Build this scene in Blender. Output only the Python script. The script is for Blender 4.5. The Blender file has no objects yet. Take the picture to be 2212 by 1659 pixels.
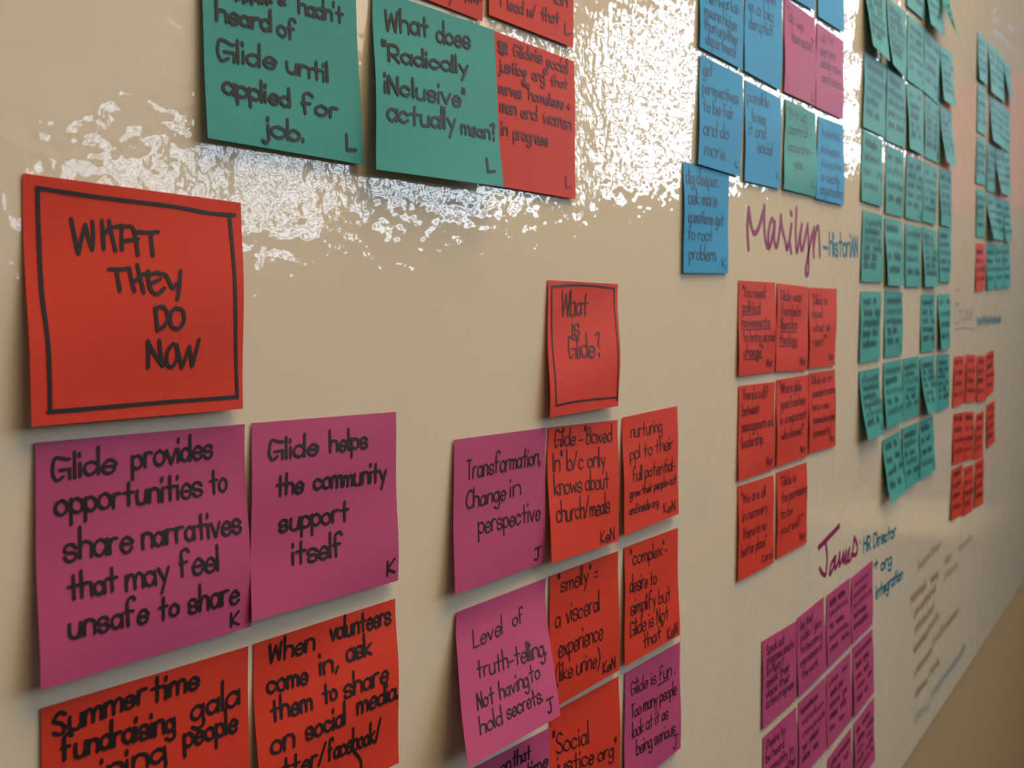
import bpy, math, random
from mathutils import Vector

# ------------------------------------------------------------------ camera, world, lights, exposure
scn = bpy.context.scene
COL = scn.collection
IW, IH = 2212, 1659
F_PX, YAW, PITCH, ROLL, DIST = 1916.67, 0.913313, -0.0596198, -0.0210449, 0.28322   # solved from the 76 mm notes
CAM_Z = 1.45                      # lens height above the floor
cy_, sy_ = math.cos(YAW), math.sin(YAW)
cp_, sp_ = math.cos(PITCH), math.sin(PITCH)
FWD = Vector((sy_*cp_, cy_*cp_, sp_))
R0 = Vector((cy_, -sy_, 0)); U0 = R0.cross(FWD)
RIGHT = math.cos(ROLL)*R0 + math.sin(ROLL)*U0
UP = -math.sin(ROLL)*R0 + math.cos(ROLL)*U0

cam_data = bpy.data.cameras.new('camera')
cam = bpy.data.objects.new('camera', cam_data); COL.objects.link(cam)
from mathutils import Matrix
m3 = Matrix((RIGHT, UP, -FWD)).transposed()
cam.matrix_world = Matrix.Translation((0, -DIST, CAM_Z)) @ m3.to_4x4()
cam_data.sensor_width = 36; cam_data.lens = F_PX*36/IW
cam_data.clip_start = 0.01; cam_data.clip_end = 100
cam_data.dof.use_dof = True
cam_data.dof.focus_distance = 0.40
cam_data.dof.aperture_fstop = 19
scn.camera = cam

scn.view_settings.view_transform = 'Standard'
scn.view_settings.look = 'None'
scn.view_settings.exposure = 0.43
scn.view_settings.gamma = 1.0
scn.view_settings.use_curve_mapping = False

world = bpy.data.worlds.new('sky'); scn.world = world; world.use_nodes = True
bg = world.node_tree.nodes['Background']
bg.inputs['Color'].default_value = (0.74, 0.87, 1.0, 1)
bg.inputs['Strength'].default_value = 9.0

ROOM_X0, ROOM_X1, ROOM_Y0, ROOM_H = -1.6, 3.4, -7.3, 2.98
WIN_Z0, WIN_Z1 = 2.00, 2.86
WINDOWS = [(-0.60, -1.95), (-2.10, -3.45), (-3.60, -4.95), (-5.10, -6.95)]
for i, (a, b) in enumerate(WINDOWS):              # portals in the window openings: they only guide the daylight
    L = bpy.data.lights.new('window_portal', 'AREA'); L.shape = 'RECTANGLE'
    L.size = abs(b-a); L.size_y = WIN_Z1-WIN_Z0; L.cycles.is_portal = True
    o = bpy.data.objects.new('window_portal', L); COL.objects.link(o)
    o.matrix_world = Matrix.Translation((ROOM_X1+0.06, (a+b)/2, (WIN_Z0+WIN_Z1)/2)) @ Matrix(((0, 0, 1), (1, 0, 0), (0, 1, 0))).to_4x4()

LAMPS = [(0.72, -0.64, 17.3), (2.75, -2.6, 2.0)]  # ceiling panels (x, y, watts); the weak one added to brighten the end wall
LAMP_COL = (1.0, 0.71, 0.40)

# ------------------------------------------------------------------ helpers
rnd = random.Random(7)
CAMP = Vector((0, -DIST, CAM_Z))

def at(p, lift=0.0):
    """pixel of the photograph -> the point of the board (or lift metres in front of it) seen there"""
    D = FWD + (p[0]-IW/2)/F_PX*RIGHT - (p[1]-IH/2)/F_PX*UP
    t = (DIST-lift)/D.y
    return CAMP + D*t

def principled(name, col, rough=0.5, spec=0.5):
    m = bpy.data.materials.new(name); m.use_nodes = True
    b = m.node_tree.nodes['Principled BSDF']
    b.inputs['Base Color'].default_value = (*col, 1)
    b.inputs['Roughness'].default_value = rough
    b.inputs['Specular IOR Level'].default_value = spec
    return m

def noisy(m, col, amount, scale, bump=0.0, bdist=0.0002, detail=3):
    """a little procedural variation in a material's colour and, if wanted, in its relief"""
    nt = m.node_tree; b = nt.nodes['Principled BSDF']
    tc = nt.nodes.new('ShaderNodeTexCoord'); nz = nt.nodes.new('ShaderNodeTexNoise')
    nz.inputs['Scale'].default_value = scale; nz.inputs['Detail'].default_value = detail
    nt.links.new(tc.outputs['Object'], nz.inputs['Vector'])
    mx = nt.nodes.new('ShaderNodeMix'); mx.data_type = 'RGBA'
    mx.inputs[6].default_value = (*[c*(1-amount) for c in col], 1)
    mx.inputs[7].default_value = (*[min(1, c*(1+amount)) for c in col], 1)
    nt.links.new(nz.outputs['Fac'], mx.inputs[0]); nt.links.new(mx.outputs[2], b.inputs['Base Color'])
    if bump:
        bp = nt.nodes.new('ShaderNodeBump'); bp.inputs['Strength'].default_value = bump; bp.inputs['Distance'].default_value = bdist
        nt.links.new(nz.outputs['Fac'], bp.inputs['Height']); nt.links.new(bp.outputs['Normal'], b.inputs['Normal'])
    return m

def paper(name, col):
    m = noisy(principled(name, col, 0.6, 0.25), col, 0.07, 900, 0.25, 0.00006)
    return m

PAPER = {'t': paper('teal_paper', (0.055, 0.350, 0.340)),
         'r': paper('red_paper', (0.640, 0.046, 0.022)),
         'p': paper('magenta_paper', (0.470, 0.072, 0.215)),
         'b': paper('blue_paper', (0.022, 0.320, 0.680))}
INK = principled('black_ink', (0.016, 0.012, 0.014), 0.5, 0.3)
PEN = {'t': principled('pen_ink_on_teal', (0.020, 0.105, 0.150), 0.55, 0.3),
       'b': principled('pen_ink_on_blue', (0.035, 0.085, 0.190), 0.55, 0.3),
       'p': principled('pen_ink_on_magenta', (0.115, 0.015, 0.055), 0.55, 0.3),
       'r': principled('pen_ink_on_red', (0.135, 0.012, 0.016), 0.55, 0.3)}
PURPLE = principled('purple_marker', (0.27, 0.012, 0.115), 0.5, 0.2)
BLUEM = principled('blue_marker', (0.012, 0.185, 0.300), 0.5, 0.2)
GREYM = principled('grey_marker', (0.30, 0.30, 0.34), 0.5)
BROWNM = principled('brown_marker', (0.30, 0.16, 0.12), 0.5)
DBLUEM = principled('faded_blue_marker', (0.20, 0.31, 0.36), 0.5)

def mesh_obj(name, verts, faces, mat, parent=None, smooth=False):
    me = bpy.data.meshes.new(name); me.from_pydata([tuple(v) for v in verts], [], faces)
    if smooth:
        me.polygons.foreach_set('use_smooth', [True]*len(me.polygons))
    me.materials.append(mat); me.update()
    o = bpy.data.objects.new(name, me); COL.objects.link(o)
    if parent: o.parent = parent
    return o

def box(verts, faces, x0, x1, y0, y1, z0, z1):
    n = len(verts)
    verts += [(x, y, z) for z in (z0, z1) for y in (y0, y1) for x in (x0, x1)]
    faces += [tuple(n+i for i in f) for f in ((0, 2, 3, 1), (4, 5, 7, 6), (0, 1, 5, 4), (2, 6, 7, 3), (0, 4, 6, 2), (1, 3, 7, 5))]

def struct(name, boxes, mat):
    v, f = [], []
    for b in boxes: box(v, f, *b)
    o = mesh_obj(name, v, f, mat); o['kind'] = 'structure'
    return o

def boxes_obj(name, boxes, mat, parent=None, bevel=0.0):
    v, f = [], []
    for b in boxes: box(v, f, *b)
    o = mesh_obj(name, v, f, mat, parent)
    if bevel:
        md = o.modifiers.new('bevel', 'BEVEL'); md.width = bevel; md.segments = 2
    return o

def tag(o, label, cat, group=None):
    o['label'] = label; o['category'] = cat
    if group: o['group'] = group
    return o

# ------------------------------------------------------------------ the room
wallpaint = (0.47, 0.345, 0.20)
M_wall = noisy(principled('wall_paint', wallpaint, 0.75, 0.2), wallpaint, 0.03, 40, 0.3, 0.0004)
M_end = noisy(principled('end_wall_paint', (0.28, 0.225, 0.17), 0.8, 0.2), (0.28, 0.225, 0.17), 0.04, 12)
M_opp = noisy(principled('opposite_wall_paint', (0.30, 0.25, 0.19), 0.8, 0.2), (0.30, 0.25, 0.19), 0.04, 12)
M_ceil = noisy(principled('ceiling_paint', (0.74, 0.67, 0.57), 0.85, 0.2), (0.74, 0.67, 0.57), 0.03, 20)
M_floor = noisy(principled('floor_carpet', (0.05, 0.038, 0.028), 0.95, 0.1), (0.05, 0.038, 0.028), 0.25, 60)
M_frame = principled('window_frame_paint', (0.55, 0.52, 0.48), 0.5)

X0, X1, Y0, H = ROOM_X0, ROOM_X1, ROOM_Y0, ROOM_H
PANEL = 0.006                                      # the whiteboard stands this much proud of the wall
struct('wall_back', [(X0, X1, PANEL+0.001, 0.12, 0, H)], M_wall)
struct('floor', [(X0-0.1, X1+0.1, Y0-0.1, 0.12, -0.1, 0)], M_floor)
struct('ceiling', [(X0-0.1, X1+0.1, Y0-0.1, 0.12, H, H+0.1)], M_ceil)
struct('wall_left', [(X0-0.1, X0, Y0, PANEL, 0, H)], M_opp)
struct('wall_front', [(X0-0.1, X1+0.1, Y0-0.1, Y0, 0, H)], M_opp)
piers = [(X1, X1+0.1, Y0, PANEL, 0, WIN_Z0), (X1, X1+0.1, Y0, PANEL, WIN_Z1, H)]
ys = [PANEL] + [y for w in WINDOWS for y in w] + [Y0]
for i in range(0, len(ys), 2):
    piers.append((X1, X1+0.1, ys[i+1], ys[i], WIN_Z0, WIN_Z1))
struct('wall_right', piers, M_end)
M_wood = noisy(principled('dark_wood', (0.085, 0.055, 0.032), 0.5), (0.085, 0.055, 0.032), 0.2, 25)
struct('added_trim_1', [(X1-0.02, X1-0.001, Y0, -0.01, 0.0, 1.72)], M_wood)         # unseen dark panelling, added to darken the board's lower right reflections
for i, (a, b) in enumerate(WINDOWS):
    t = 0.035; xm0, xm1 = X1+0.02, X1+0.06
    fr = [(xm0, xm1, b, a, WIN_Z0, WIN_Z0+t), (xm0, xm1, b, a, WIN_Z1-t, WIN_Z1),
          (xm0, xm1, b, b+t, WIN_Z0+t, WIN_Z1-t), (xm0, xm1, a-t, a, WIN_Z0+t, WIN_Z1-t),
          (xm0, xm1, (a+b)/2-t/2, (a+b)/2+t/2, WIN_Z0+t, WIN_Z1-t)]
    for k in range(1, 6):
        zc = WIN_Z0+(WIN_Z1-WIN_Z0)*k/6; fr.append((xm0+.005, xm1-.005, b+t, a-t, zc-.022, zc+.022))
    struct('window_%d' % (i+1), fr, M_frame)

# ------------------------------------------------------------------ the whiteboard
BOARD_X0, BOARD_X1, BOARD_Z1 = -0.9, 3.15, 2.55
bl, br = at((1178+781, 1659)), at((2212, 1247))
BOARD_Z0 = CAM_Z-0.5605

def board_material():
    col = (0.80, 0.73, 0.605)
    m = principled('glossy_whiteboard_paint', col, 0.6, 0.0)
    nt = m.node_tree; b = nt.nodes['Principled BSDF']
    tc = nt.nodes.new('ShaderNodeTexCoord')
    def noise(scale, detail, rough=0.5):
        n = nt.nodes.new('ShaderNodeTexNoise'); n.inputs['Scale'].default_value = scale
        n.inputs['Detail'].default_value = detail; n.inputs['Roughness'].default_value = rough
        nt.links.new(tc.outputs['Object'], n.inputs['Vector']); return n
    def math_(op, a, b_):
        n = nt.nodes.new('ShaderNodeMath'); n.operation = op
        for i, v in enumerate((a, b_)):
            if isinstance(v, (int, float)): n.inputs[i].default_value = v
            else: nt.links.new(v, n.inputs[i])
        return n.outputs[0]
    peel = noise(105, 1.2, 0.5)                   # orange peel of a rolled coat, a few millimetres across
    wave = noise(26, 1.0)                          # slow waves of the wall beneath
    fine = noise(420, 1.0)
    h = math_('ADD', math_('MULTIPLY', fine.outputs['Fac'], 0.00002), math_('MULTIPLY', peel.outputs['Fac'], 0.00042))
    h = math_('ADD', h, math_('MULTIPLY', wave.outputs['Fac'], 0.00060))
    bp = nt.nodes.new('ShaderNodeBump'); bp.inputs['Strength'].default_value = 1.0; bp.inputs['Distance'].default_value = 1.0
    nt.links.new(h, bp.inputs['Height']); nt.links.new(bp.outputs['Normal'], b.inputs['Coat Normal'])     # only the clear gloss coat ripples
    b.inputs['Coat Weight'].default_value = 1.0; b.inputs['Coat Roughness'].default_value = 0.045; b.inputs['Coat IOR'].default_value = 1.5
    smear = noise(7, 4, 0.6)                       # ghost of wiped marker ink
    rp = nt.nodes.new('ShaderNodeValToRGB')
    rp.color_ramp.elements[0].position = 0.55; rp.color_ramp.elements[0].color = (*col, 1)
    rp.color_ramp.elements[1].position = 0.80; rp.color_ramp.elements[1].color = (0.70, 0.70, 0.635, 1)
    nt.links.new(smear.outputs['Fac'], rp.inputs['Fac']); nt.links.new(rp.outputs['Color'], b.inputs['Base Color'])
    return m

board = boxes_obj('whiteboard', [(BOARD_X0, BOARD_X1, 0, PANEL, BOARD_Z0, BOARD_Z1)], board_material(), bevel=0.002)
tag(board, 'glossy cream whiteboard with orange-peel sheen covered in sticky notes and marker names', 'whiteboard')

# ------------------------------------------------------------------ handwriting: a stroke alphabet
# two characters a point: x, then y (3 = baseline, 7 = x-height, a = capitals, b = ascenders); '-' = straight pen
GLYPH = {
 'a': '462706042345 -4743', 'b': '-0b03 052746442304', 'c': '462706042344', 'd': '462706042345 -4b43',
 'e': '0545462705133344', 'f': '4a3b1a1713 -0737', 'g': '462706042345 4744412001', 'h': '-0b03 0517374643',
 'i': '-0703 -090a', 'j': '27221001 -292a', 'k': '-0b03 -470543', 'l': '-0b03', 'm': '-0703 0517273633 3547576663',
 'n': '-0703 0517374643', 'o': '27060423444627', 'p': '-0700 062746442304', 'q': '462706042345 -4740', 'r': '-0703 051737',
 's': '46371706153544331304', 't': '-2a23 -0747', 'u': '0704133345 -4743', 'v': '-072347', 'w': '-0713365367',
 'x': '-0743 -4703', 'y': '-0724 -4710', 'z': '-07470343',
 'A': '-032a43 -1636', 'B': '-0a03 0a3a483707 0737453303', 'C': '492a07052344', 'D': '-0a03 0a3a573403', 'E': '-4a0a0343 -0737',
 'F': '-4a0a03 -0737', 'G': '59491a08051334 -2656 -5653', 'H': '-0a03 -4a43 -0747', 'I': '-0a03', 'J': '-0a4a 2a241304', 'K': '-0a03 -4a0643',
 'L': '-0a0343', 'M': '-030a254a43', 'N': '-030a434a', 'O': '2a07052345482a', 'P': '-0a03 0a3a483606', 'R': '-0a03 0a3a483606 -1643',
 'S': '492a08173644230 4'.replace(' ', ''), 'T': '-0a4a -2a23', 'U': '0a0423444a', 'V': '-0a234a', 'W': '-0a1339536a', 'Y': '-0a27 -4a13',
 "'": '-0b09', '"': '-0b09 -1b19', '.': '-0304', ',': '-1402', '?': '0a2b3a2826 -2423', '-': '-0535', '/': '-034b', '+': '-2723 -0545',
 '(': '2b080421', ')': '0b282401', '=': '-0434 -0636', '&': '43184a3a04232546'}
VAL = {c: i for i, c in enumerate('0123456789abcdef')}

def glyph(ch):
    out = []; w = 0
    for s in GLYPH[ch].split():
        straight = s[0] == '-'
        if straight: s = s[1:]
        pts = [(VAL[s[i]], VAL[s[i+1]]-3) for i in range(0, len(s), 2)]
        w = max(w, max(p[0] for p in pts)); out.append((straight, pts))
    return w, out

def smooth(pts, n=4):
    if len(pts) < 3: return pts
    P = [pts[0]]+list(pts)+[pts[-1]]; out = []
    for i in range(1, len(P)-2):
        p0, p1, p2, p3 = P[i-1:i+3]
        for k in range(n):
            t = k/n
            out.append(tuple(0.5*(2*p1[j]+(p2[j]-p0[j])*t+(2*p0[j]-5*p1[j]+4*p2[j]-p3[j])*t*t+(3*p1[j]-p0[j]-3*p2[j]+p3[j])*t**3) for j in (0, 1)))
    out.append(tuple(pts[-1])); return out

def scribble(n, r):
    """n letters too small or blurred to read: the up and down of a pen"""
    pts = []; x = 0
    for i in range(n):
        top = 4 if r.random() > 0.3 else 7
        pts += [(x, r.uniform(3.6, top+1)), (x+r.uniform(.1, .5), r.uniform(-1.6, .2)), (x+r.uniform(.9, 1.6), r.uniform(3.4, 5.2)), (x+r.uniform(1.3, 1.9), r.uniform(-.8, .8))]; x += 2.6
    return x, [pts[i:i+9] for i in range(0, len(pts), 8) if len(pts[i:i+9]) > 1]

def text_strokes(txt, a, b, xh, r, slant=0.0, jit=0.13):
    """strokes (in the same plane coordinates as a and b) of txt on the baseline a -> b, x-height xh; y points down"""
    items = []; x = 0.0
    for tok in txt.split(' '):
        if tok.startswith('~'):
            w, ss = scribble(int(tok[1:]), r)
            items += [[(s[i][0]+x, s[i][1]), (s[i+1][0]+x, s[i+1][1])] for s in ss for i in range(len(s)-1)]; x += w+2.4
            continue
        for ch in tok:
            w, ss = glyph(ch); k = r.uniform(.94, 1.08); dy = r.uniform(-.15, .15)
            for st, pts in ss:
                q = [(px*k+x+r.uniform(-jit, jit)+py*slant, py*k+dy+r.uniform(-jit, jit)) for px, py in pts]
                items += [[q[i], q[i+1]] for i in range(len(q)-1)] if st else [smooth(q)]
            x += w+(1.35 if w else 1.6)
        x += 2.9
    total = max(x-2.9-1.35, 1.0)
    ux, uy = (b[0]-a[0])/total, (b[1]-a[1])/total
    s = xh/4.0
    return [[(a[0]+px*ux, a[1]+px*uy-py*s) for px, py in q] for q in items]

def ribbon(V, Fc, pts, w, surf):
    """a pen stroke of width w along pts (plane coordinates, metres) laid on surf(x, y)"""
    q = [pts[0]]
    for p in pts[1:]:
        if math.hypot(p[0]-q[-1][0], p[1]-q[-1][1]) > w*0.18: q.append(p)
    if len(q) == 1: q.append((q[0][0]+w*0.2, q[0][1]+w*0.05))
    fine = [q[0]]                                    # follow the curl of the paper on long straight strokes
    for p in q[1:]:
        o = fine[-1]; L = math.hypot(p[0]-o[0], p[1]-o[1]); n = max(1, int(L/0.004))
        fine += [(o[0]+(p[0]-o[0])*k/n, o[1]+(p[1]-o[1])*k/n) for k in range(1, n+1)]
    q = fine; N = len(q); rows = []
    def tan(i):
        a_, b_ = q[max(i-1, 0)], q[min(i+1, N-1)]
        dx, dy = b_[0]-a_[0], b_[1]-a_[1]; l = math.hypot(dx, dy) or 1
        return dx/l, dy/l
    for e in (0.97, 0.7):
        t = tan(0); c = math.sqrt(1-e*e)
        rows.append((q[0][0]-t[0]*w/2*e, q[0][1]-t[1]*w/2*e, t, c))
    for i in range(N):
        rows.append((q[i][0], q[i][1], tan(i), 1.0))
    for e in (0.7, 0.97):
        t = tan(N-1); c = math.sqrt(1-e*e)
        rows.append((q[-1][0]+t[0]*w/2*e, q[-1][1]+t[1]*w/2*e, t, c))
    n0 = len(V)
    for x, y, t, c in rows:
        h = w/2*c*rnd.uniform(.90, 1.08)
        V.append(surf(x-t[1]*h, y+t[0]*h)); V.append(surf(x+t[1]*h, y-t[0]*h))
    for i in range(len(rows)-1):
        k = n0+2*i; Fc.append((k, k+1, k+3, k+2))

# ------------------------------------------------------------------ sticky notes
S = 0.076
PAD_LIFT = 0.0007

def homog(src):
    """pixel quad (TL, TR, BR, BL) -> unit square, projective"""
    (x0, y0), (x1, y1), (x2, y2), (x3, y3) = src
    dx1, dx2, dx3 = x1-x2, x3-x2, x0-x1+x2-x3
    dy1, dy2, dy3 = y1-y2, y3-y2, y0-y1+y2-y3
    den = dx1*dy2-dx2*dy1
    g = (dx3*dy2-dx2*dy3)/den; h = (dx1*dy3-dx3*dy1)/den
    A = Matrix(((x1-x0+g*x1, x3-x0+h*x3, x0), (y1-y0+g*y1, y3-y0+h*y3, y0), (g, h, 1))).inverted()
    def f(p):
        v = A @ Vector((p[0], p[1], 1)); return v.x/v.z, v.y/v.z
    return f

TILT = math.tan(math.radians(1.2))

class Note:
    def __init__(s, color, quad, lift=None, wave=0.0006, power=1.35, seed=0, base=0.0):
        s.color, s.quad, s.base = color, quad, base
        s.to_uv = homog(quad); r = random.Random(seed*31+5)
        tl, tr, br_, bl_ = quad
        T = [at(tl, PAD_LIFT+base), at(tr, PAD_LIFT+base)]
        def solve(top, px, lo):
            best = lo
            for i in range(0, 90):
                L = lo+i*0.0005
                if at(px, L+base).x-top.x < -S*TILT+0.0004: best = L; break
                best = L
            return min(best, 0.034)
        if lift is None:
            lr = solve(T[1], br_, 0.0014+r.uniform(0, .0010)); ll = solve(T[0], bl_, 0.0017+r.uniform(0, .0012))
        else:
            lr, ll = lift
        s.ll, s.lr = ll, lr
        s.C = [T[0], T[1], at(br_, lr+base), at(bl_, ll+base)]
        s.wave, s.power = wave, power
        s.ph = r.uniform(0, 6.28); s.ph2 = r.uniform(0, 6.28)
    def surf(s, u, v, off=0.0):
        a, b, c, d = s.C
        x = (1-u)*(1-v)*a.x+u*(1-v)*b.x+u*v*c.x+(1-u)*v*d.x
        z = (1-u)*(1-v)*a.z+u*(1-v)*b.z+u*v*c.z+(1-u)*v*d.z
        vv = min(max(v, 0.0), 1.0)
        g = max(0.0, (vv-0.10)/0.90)**s.power
        y = PAD_LIFT+(1-u)*(s.ll-PAD_LIFT)*g+u*(s.lr-PAD_LIFT)*g
        env = vv*(1-vv)*4
        y += s.wave*env*(math.sin(5.0*vv+s.ph+2.2*u)+0.5*math.sin(4.2*u+s.ph2))+s.wave*env*0.9
        return Vector((x, -(y+s.base+off), z))
    def build(s):
        n = 14; V, Fc = [], []
        for side, off in ((0, 0.0), (1, -0.00018)):
            for j in range(n+1):
                for i in range(n+1):
                    V.append(s.surf(i/n, j/n, off))
        K = (n+1)**2
        for j in range(n):
            for i in range(n):
                a = j*(n+1)+i; b = a+1; c = a+n+2; d = a+n+1
                Fc.append((a, d, c, b)); Fc.append((K+a, K+b, K+c, K+d))
        rim = [i for i in range(n)]+[(j*(n+1)+n) for j in range(n)]+[n*(n+1)+i for i in range(n, 0, -1)]+[j*(n+1) for j in range(n, 0, -1)]
        for k in range(len(rim)):
            a, b = rim[k], rim[(k+1) % len(rim)]; m = len(V)          # own vertices, so the edge shades apart from the sheet
            V += [V[a], V[b], V[K+b], V[K+a]]; Fc.append((m, m+1, m+2, m+3))
        org = s.C[0]*0.5+s.C[1]*0.5
        s.org = Vector((org.x, -PAD_LIFT-s.base, org.z))
        s.obj = mesh_obj('sticky_note', [p-s.org for p in V], Fc, PAPER[s.color], None, True)
        s.obj.location = s.org
        return s.obj
    # pen work, strokes in photo pixels
    def mm(s, p):
        u, v = s.to_uv(p); return (u*S, v*S)
    def vscale(s, p):
        u, v = s.to_uv(p)
        l = abs(s.quad[3][1]-s.quad[0][1]); r_ = abs(s.quad[2][1]-s.quad[1][1])
        return S/((1-u)*l+u*r_)
    def part(s, name, strokes, w, mat, label=None):
        V, Fc = [], []
        for k, st in enumerate(strokes):               # each stroke a hair above the last, so crossings do not coincide
            ribbon(V, Fc, st, w, lambda x, y: s.surf(x/S, y/S, 0.00022+3e-6*(k % 40))-s.org)
        if not V: return
        o = mesh_obj(name, V, Fc, mat, s.obj)
        if label: o['label'] = label
        return o
    def lines(s, lines, crop, w=0.001, mat=None, name='handwriting', slant=0.0, extra=()):
        k, ox, oy = crop; r = random.Random(len(lines)*7+int(ox)+int(s.quad[0][0])); out = []
        for t, x0, y0, x1, y1, h in lines:
            a, b = (ox+x0/k, oy+y0/k), (ox+x1/k, oy+y1/k)
            out += text_strokes(t, s.mm(a), s.mm(b), h/k*s.vscale(((a[0]+b[0])/2, (a[1]+b[1])/2)), r, slant)
        for st in extra:
            out.append(smooth([s.mm((ox+x/k, oy+y/k)) for x, y in st]))
        return s.part(name, out, w, mat or INK)
    def traced(s, strokes, crop, w, mat=None, name='handwriting'):
        k, ox, oy = crop
        return s.part(name, [smooth([s.mm((ox+x/k, oy+y/k)) for x, y in st]) for st in strokes], w, mat or INK)
    def auto(s, lines, init=None, w=0.001, mat=None, v0=0.17, v1=0.78, u0=0.08, xh=0.055, seed=0, init_name='initials', under=()):
        """lines of text spread down the sheet, each (text, right end as a fraction)"""
        r = random.Random(seed+int(s.quad[0][0]*3+s.quad[0][1])); out = []
        n = len(lines)
        for i, (t, u1) in enumerate(lines):
            v = v0+(v1-v0)*(i/(n-1) if n > 1 else 0.3); du = r.uniform(0, .05)
            out += text_strokes(t, ((u0+du)*S, v*S), ((u1)*S, (v+r.uniform(-.012, .012))*S), xh*S, r)
            if i in under: out.append([((u0+du)*S, (v+.03)*S), (u1*S, (v+.025)*S)])
        s.part('handwriting', out, w, mat or PEN[s.color])
        if init:
            s.part(init_name, text_strokes(init, (.97*S-.055*S*len(init)-.05*S, .93*S), (.94*S, .925*S), .05*S, r), w, mat or PEN[s.color])

def Q(*p): return [(p[i], p[i+1]) for i in range(0, 8, 2)]
ALL = []
def note(color, quad, label, group, **kw):
    n = Note(color, Q(*quad), seed=len(ALL), **kw); ALL.append(n)
    tag(n.build(), label, 'sticky note', group)
    return n

G_NOW = 'notes under the boxed title in capitals'
G_TOP = 'large notes along the top edge'
G_MID = 'notes under the boxed question'
C1 = (2.675, 0, 340); C2 = (3.95, 400, 0); C3 = (3.686, 780, 0); C4 = (2.592, 40, 860); C5 = (3.318, 520, 860)
C6 = (2.633, 60, 1280); C7 = (2.37, 940, 560); C8 = (3.079, 940, 1120); CA = (2.676, 1440, 0)

# --- title note
N = note('r', (49, 374, 520.4, 438, 525, 883, 68.4, 922), 'large orange-red note with a black drawn box around a four-line capital title', G_NOW, lift=(.0040, .0055), wave=.0009)
N.traced([[(218, 178), (600, 235), (1000, 285), (1200, 322), (1355, 335)], [(222, 200), (235, 500), (245, 800), (275, 1100), (290, 1470)],
          [(280, 1472), (500, 1455), (900, 1420), (1200, 1398), (1370, 1385)], [(1325, 340), (1340, 600), (1350, 900), (1360, 1150), (1372, 1388)]], C1, .00136, name='drawn_box')
N.traced([[(418, 360), (440, 470), (460, 565)], [(460, 565), (480, 470), (500, 395)], [(500, 395), (520, 480), (540, 540)], [(540, 540), (545, 450), (540, 375)],
          [(595, 370), (600, 450), (605, 535)], [(635, 370), (650, 450), (670, 545)], [(600, 460), (640, 415), (710, 400)],
          [(710, 400), (705, 480), (708, 540)], [(720, 405), (770, 410), (790, 500), (795, 572)], [(715, 490), (800, 478)],
          [(800, 435), (860, 440), (915, 435)], [(872, 440), (875, 500), (880, 575)],
          [(630, 655), (700, 655), (740, 650)], [(672, 660), (680, 720), (688, 780)],
          [(745, 650), (755, 720), (770, 782)], [(765, 735), (810, 690), (850, 680)], [(790, 630), (805, 710), (822, 790)],
          [(850, 665), (852, 740), (870, 785), (900, 800), (938, 765)], [(850, 690), (905, 672)], [(860, 740), (918, 712)],
          [(905, 680), (950, 690), (985, 765), (1005, 742)], [(1033, 665), (1025, 750), (1012, 830)],
          [(885, 880), (893, 950), (900, 1010)], [(885, 885), (930, 872), (960, 930), (935, 985), (900, 1003)],
          [(1000, 880), (970, 920), (980, 985), (1020, 998), (1050, 950), (1042, 895), (1005, 880)],
          [(850, 1220), (850, 1150), (845, 1070)], [(845, 1075), (890, 1150), (935, 1210)], [(935, 1210), (918, 1130), (910, 1065)],
          [(990, 1085), (958, 1130), (960, 1200), (990, 1215), (1018, 1160), (1010, 1095)],
          [(1010, 1090), (1030, 1160), (1045, 1220)], [(1045, 1220), (1070, 1150), (1085, 1100)], [(1085, 1100), (1095, 1150), (1105, 1210)], [(1105, 1210), (1125, 1130), (1140, 1060)]], C1, .00130)

# --- magenta and red notes below it
N = note('p', (75.5, 956.5, 528.8, 916, 542.7, 1353, 88, 1491), 'large magenta note below the boxed capitals title, five lines about sharing narratives', G_NOW, lift=(.0042, .0065), wave=.0010)
N.lines([('Glide', 195, 465, 540, 410, 75), ('provides', 640, 395, 1090, 330, 75), ('opportunities', 215, 655, 1030, 545, 78), ('to', 1080, 535, 1170, 515, 75),
         ('share', 265, 915, 635, 850, 85), ('narratives', 695, 840, 1240, 745, 75), ('that', 285, 1130, 545, 1075, 70), ('may', 600, 1075, 830, 1020, 75),
         ('feel', 895, 995, 1110, 955, 75), ('unsafe', 285, 1345, 715, 1245, 78), ('to', 780, 1235, 885, 1210, 70), ('share', 945, 1200, 1225, 1140, 75)], C4, .00105)
N.lines([('K', 1188, 1280, 1232, 1265, 42)], C4, .00091, name='initial')
N = note('p', (544, 914, 855.4, 889.5, 860, 1254, 544.7, 1343), 'magenta note with four lines about helping the community, second from left', G_NOW, lift=(.0042, .0065), wave=.0010)
N.lines([('Glide', 205, 445, 545, 400, 80), ('helps', 635, 385, 900, 350, 75), ('the', 255, 700, 440, 670, 75), ('community', 525, 655, 1040, 590, 75),
         ('support', 285, 960, 770, 870, 80), ('itself', 380, 1195, 720, 1120, 80)], C5, .00123)
N.lines([('K', 1045, 1270, 1100, 1245, 60)], C5, .00104, name='initial')
N = note('r', (88.5, 1530.7, 536.6, 1396, 537, 1845, 100, 2060), 'orange-red note at the bottom left corner, about a summer fundraising gala', G_NOW, lift=(.003, .004))
N.lines([('Summer', 150, 825, 665, 620, 72), ('time', 700, 630, 965, 545, 70), ('fundraising', 195, 965, 830, 790, 72), ('gala', 930, 740, 1195, 640, 75),
         ('ining', 420, 1090, 775, 960, 75), ('people', 885, 890, 1185, 790, 70)], C6, .00125)
N = note('r', (549, 1391, 853.8, 1293, 862, 1648, 562, 1795), 'orange-red note about volunteers and social media, below the four-line magenta note', G_NOW, lift=(.0065, .0060), wave=.0011)
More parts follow.
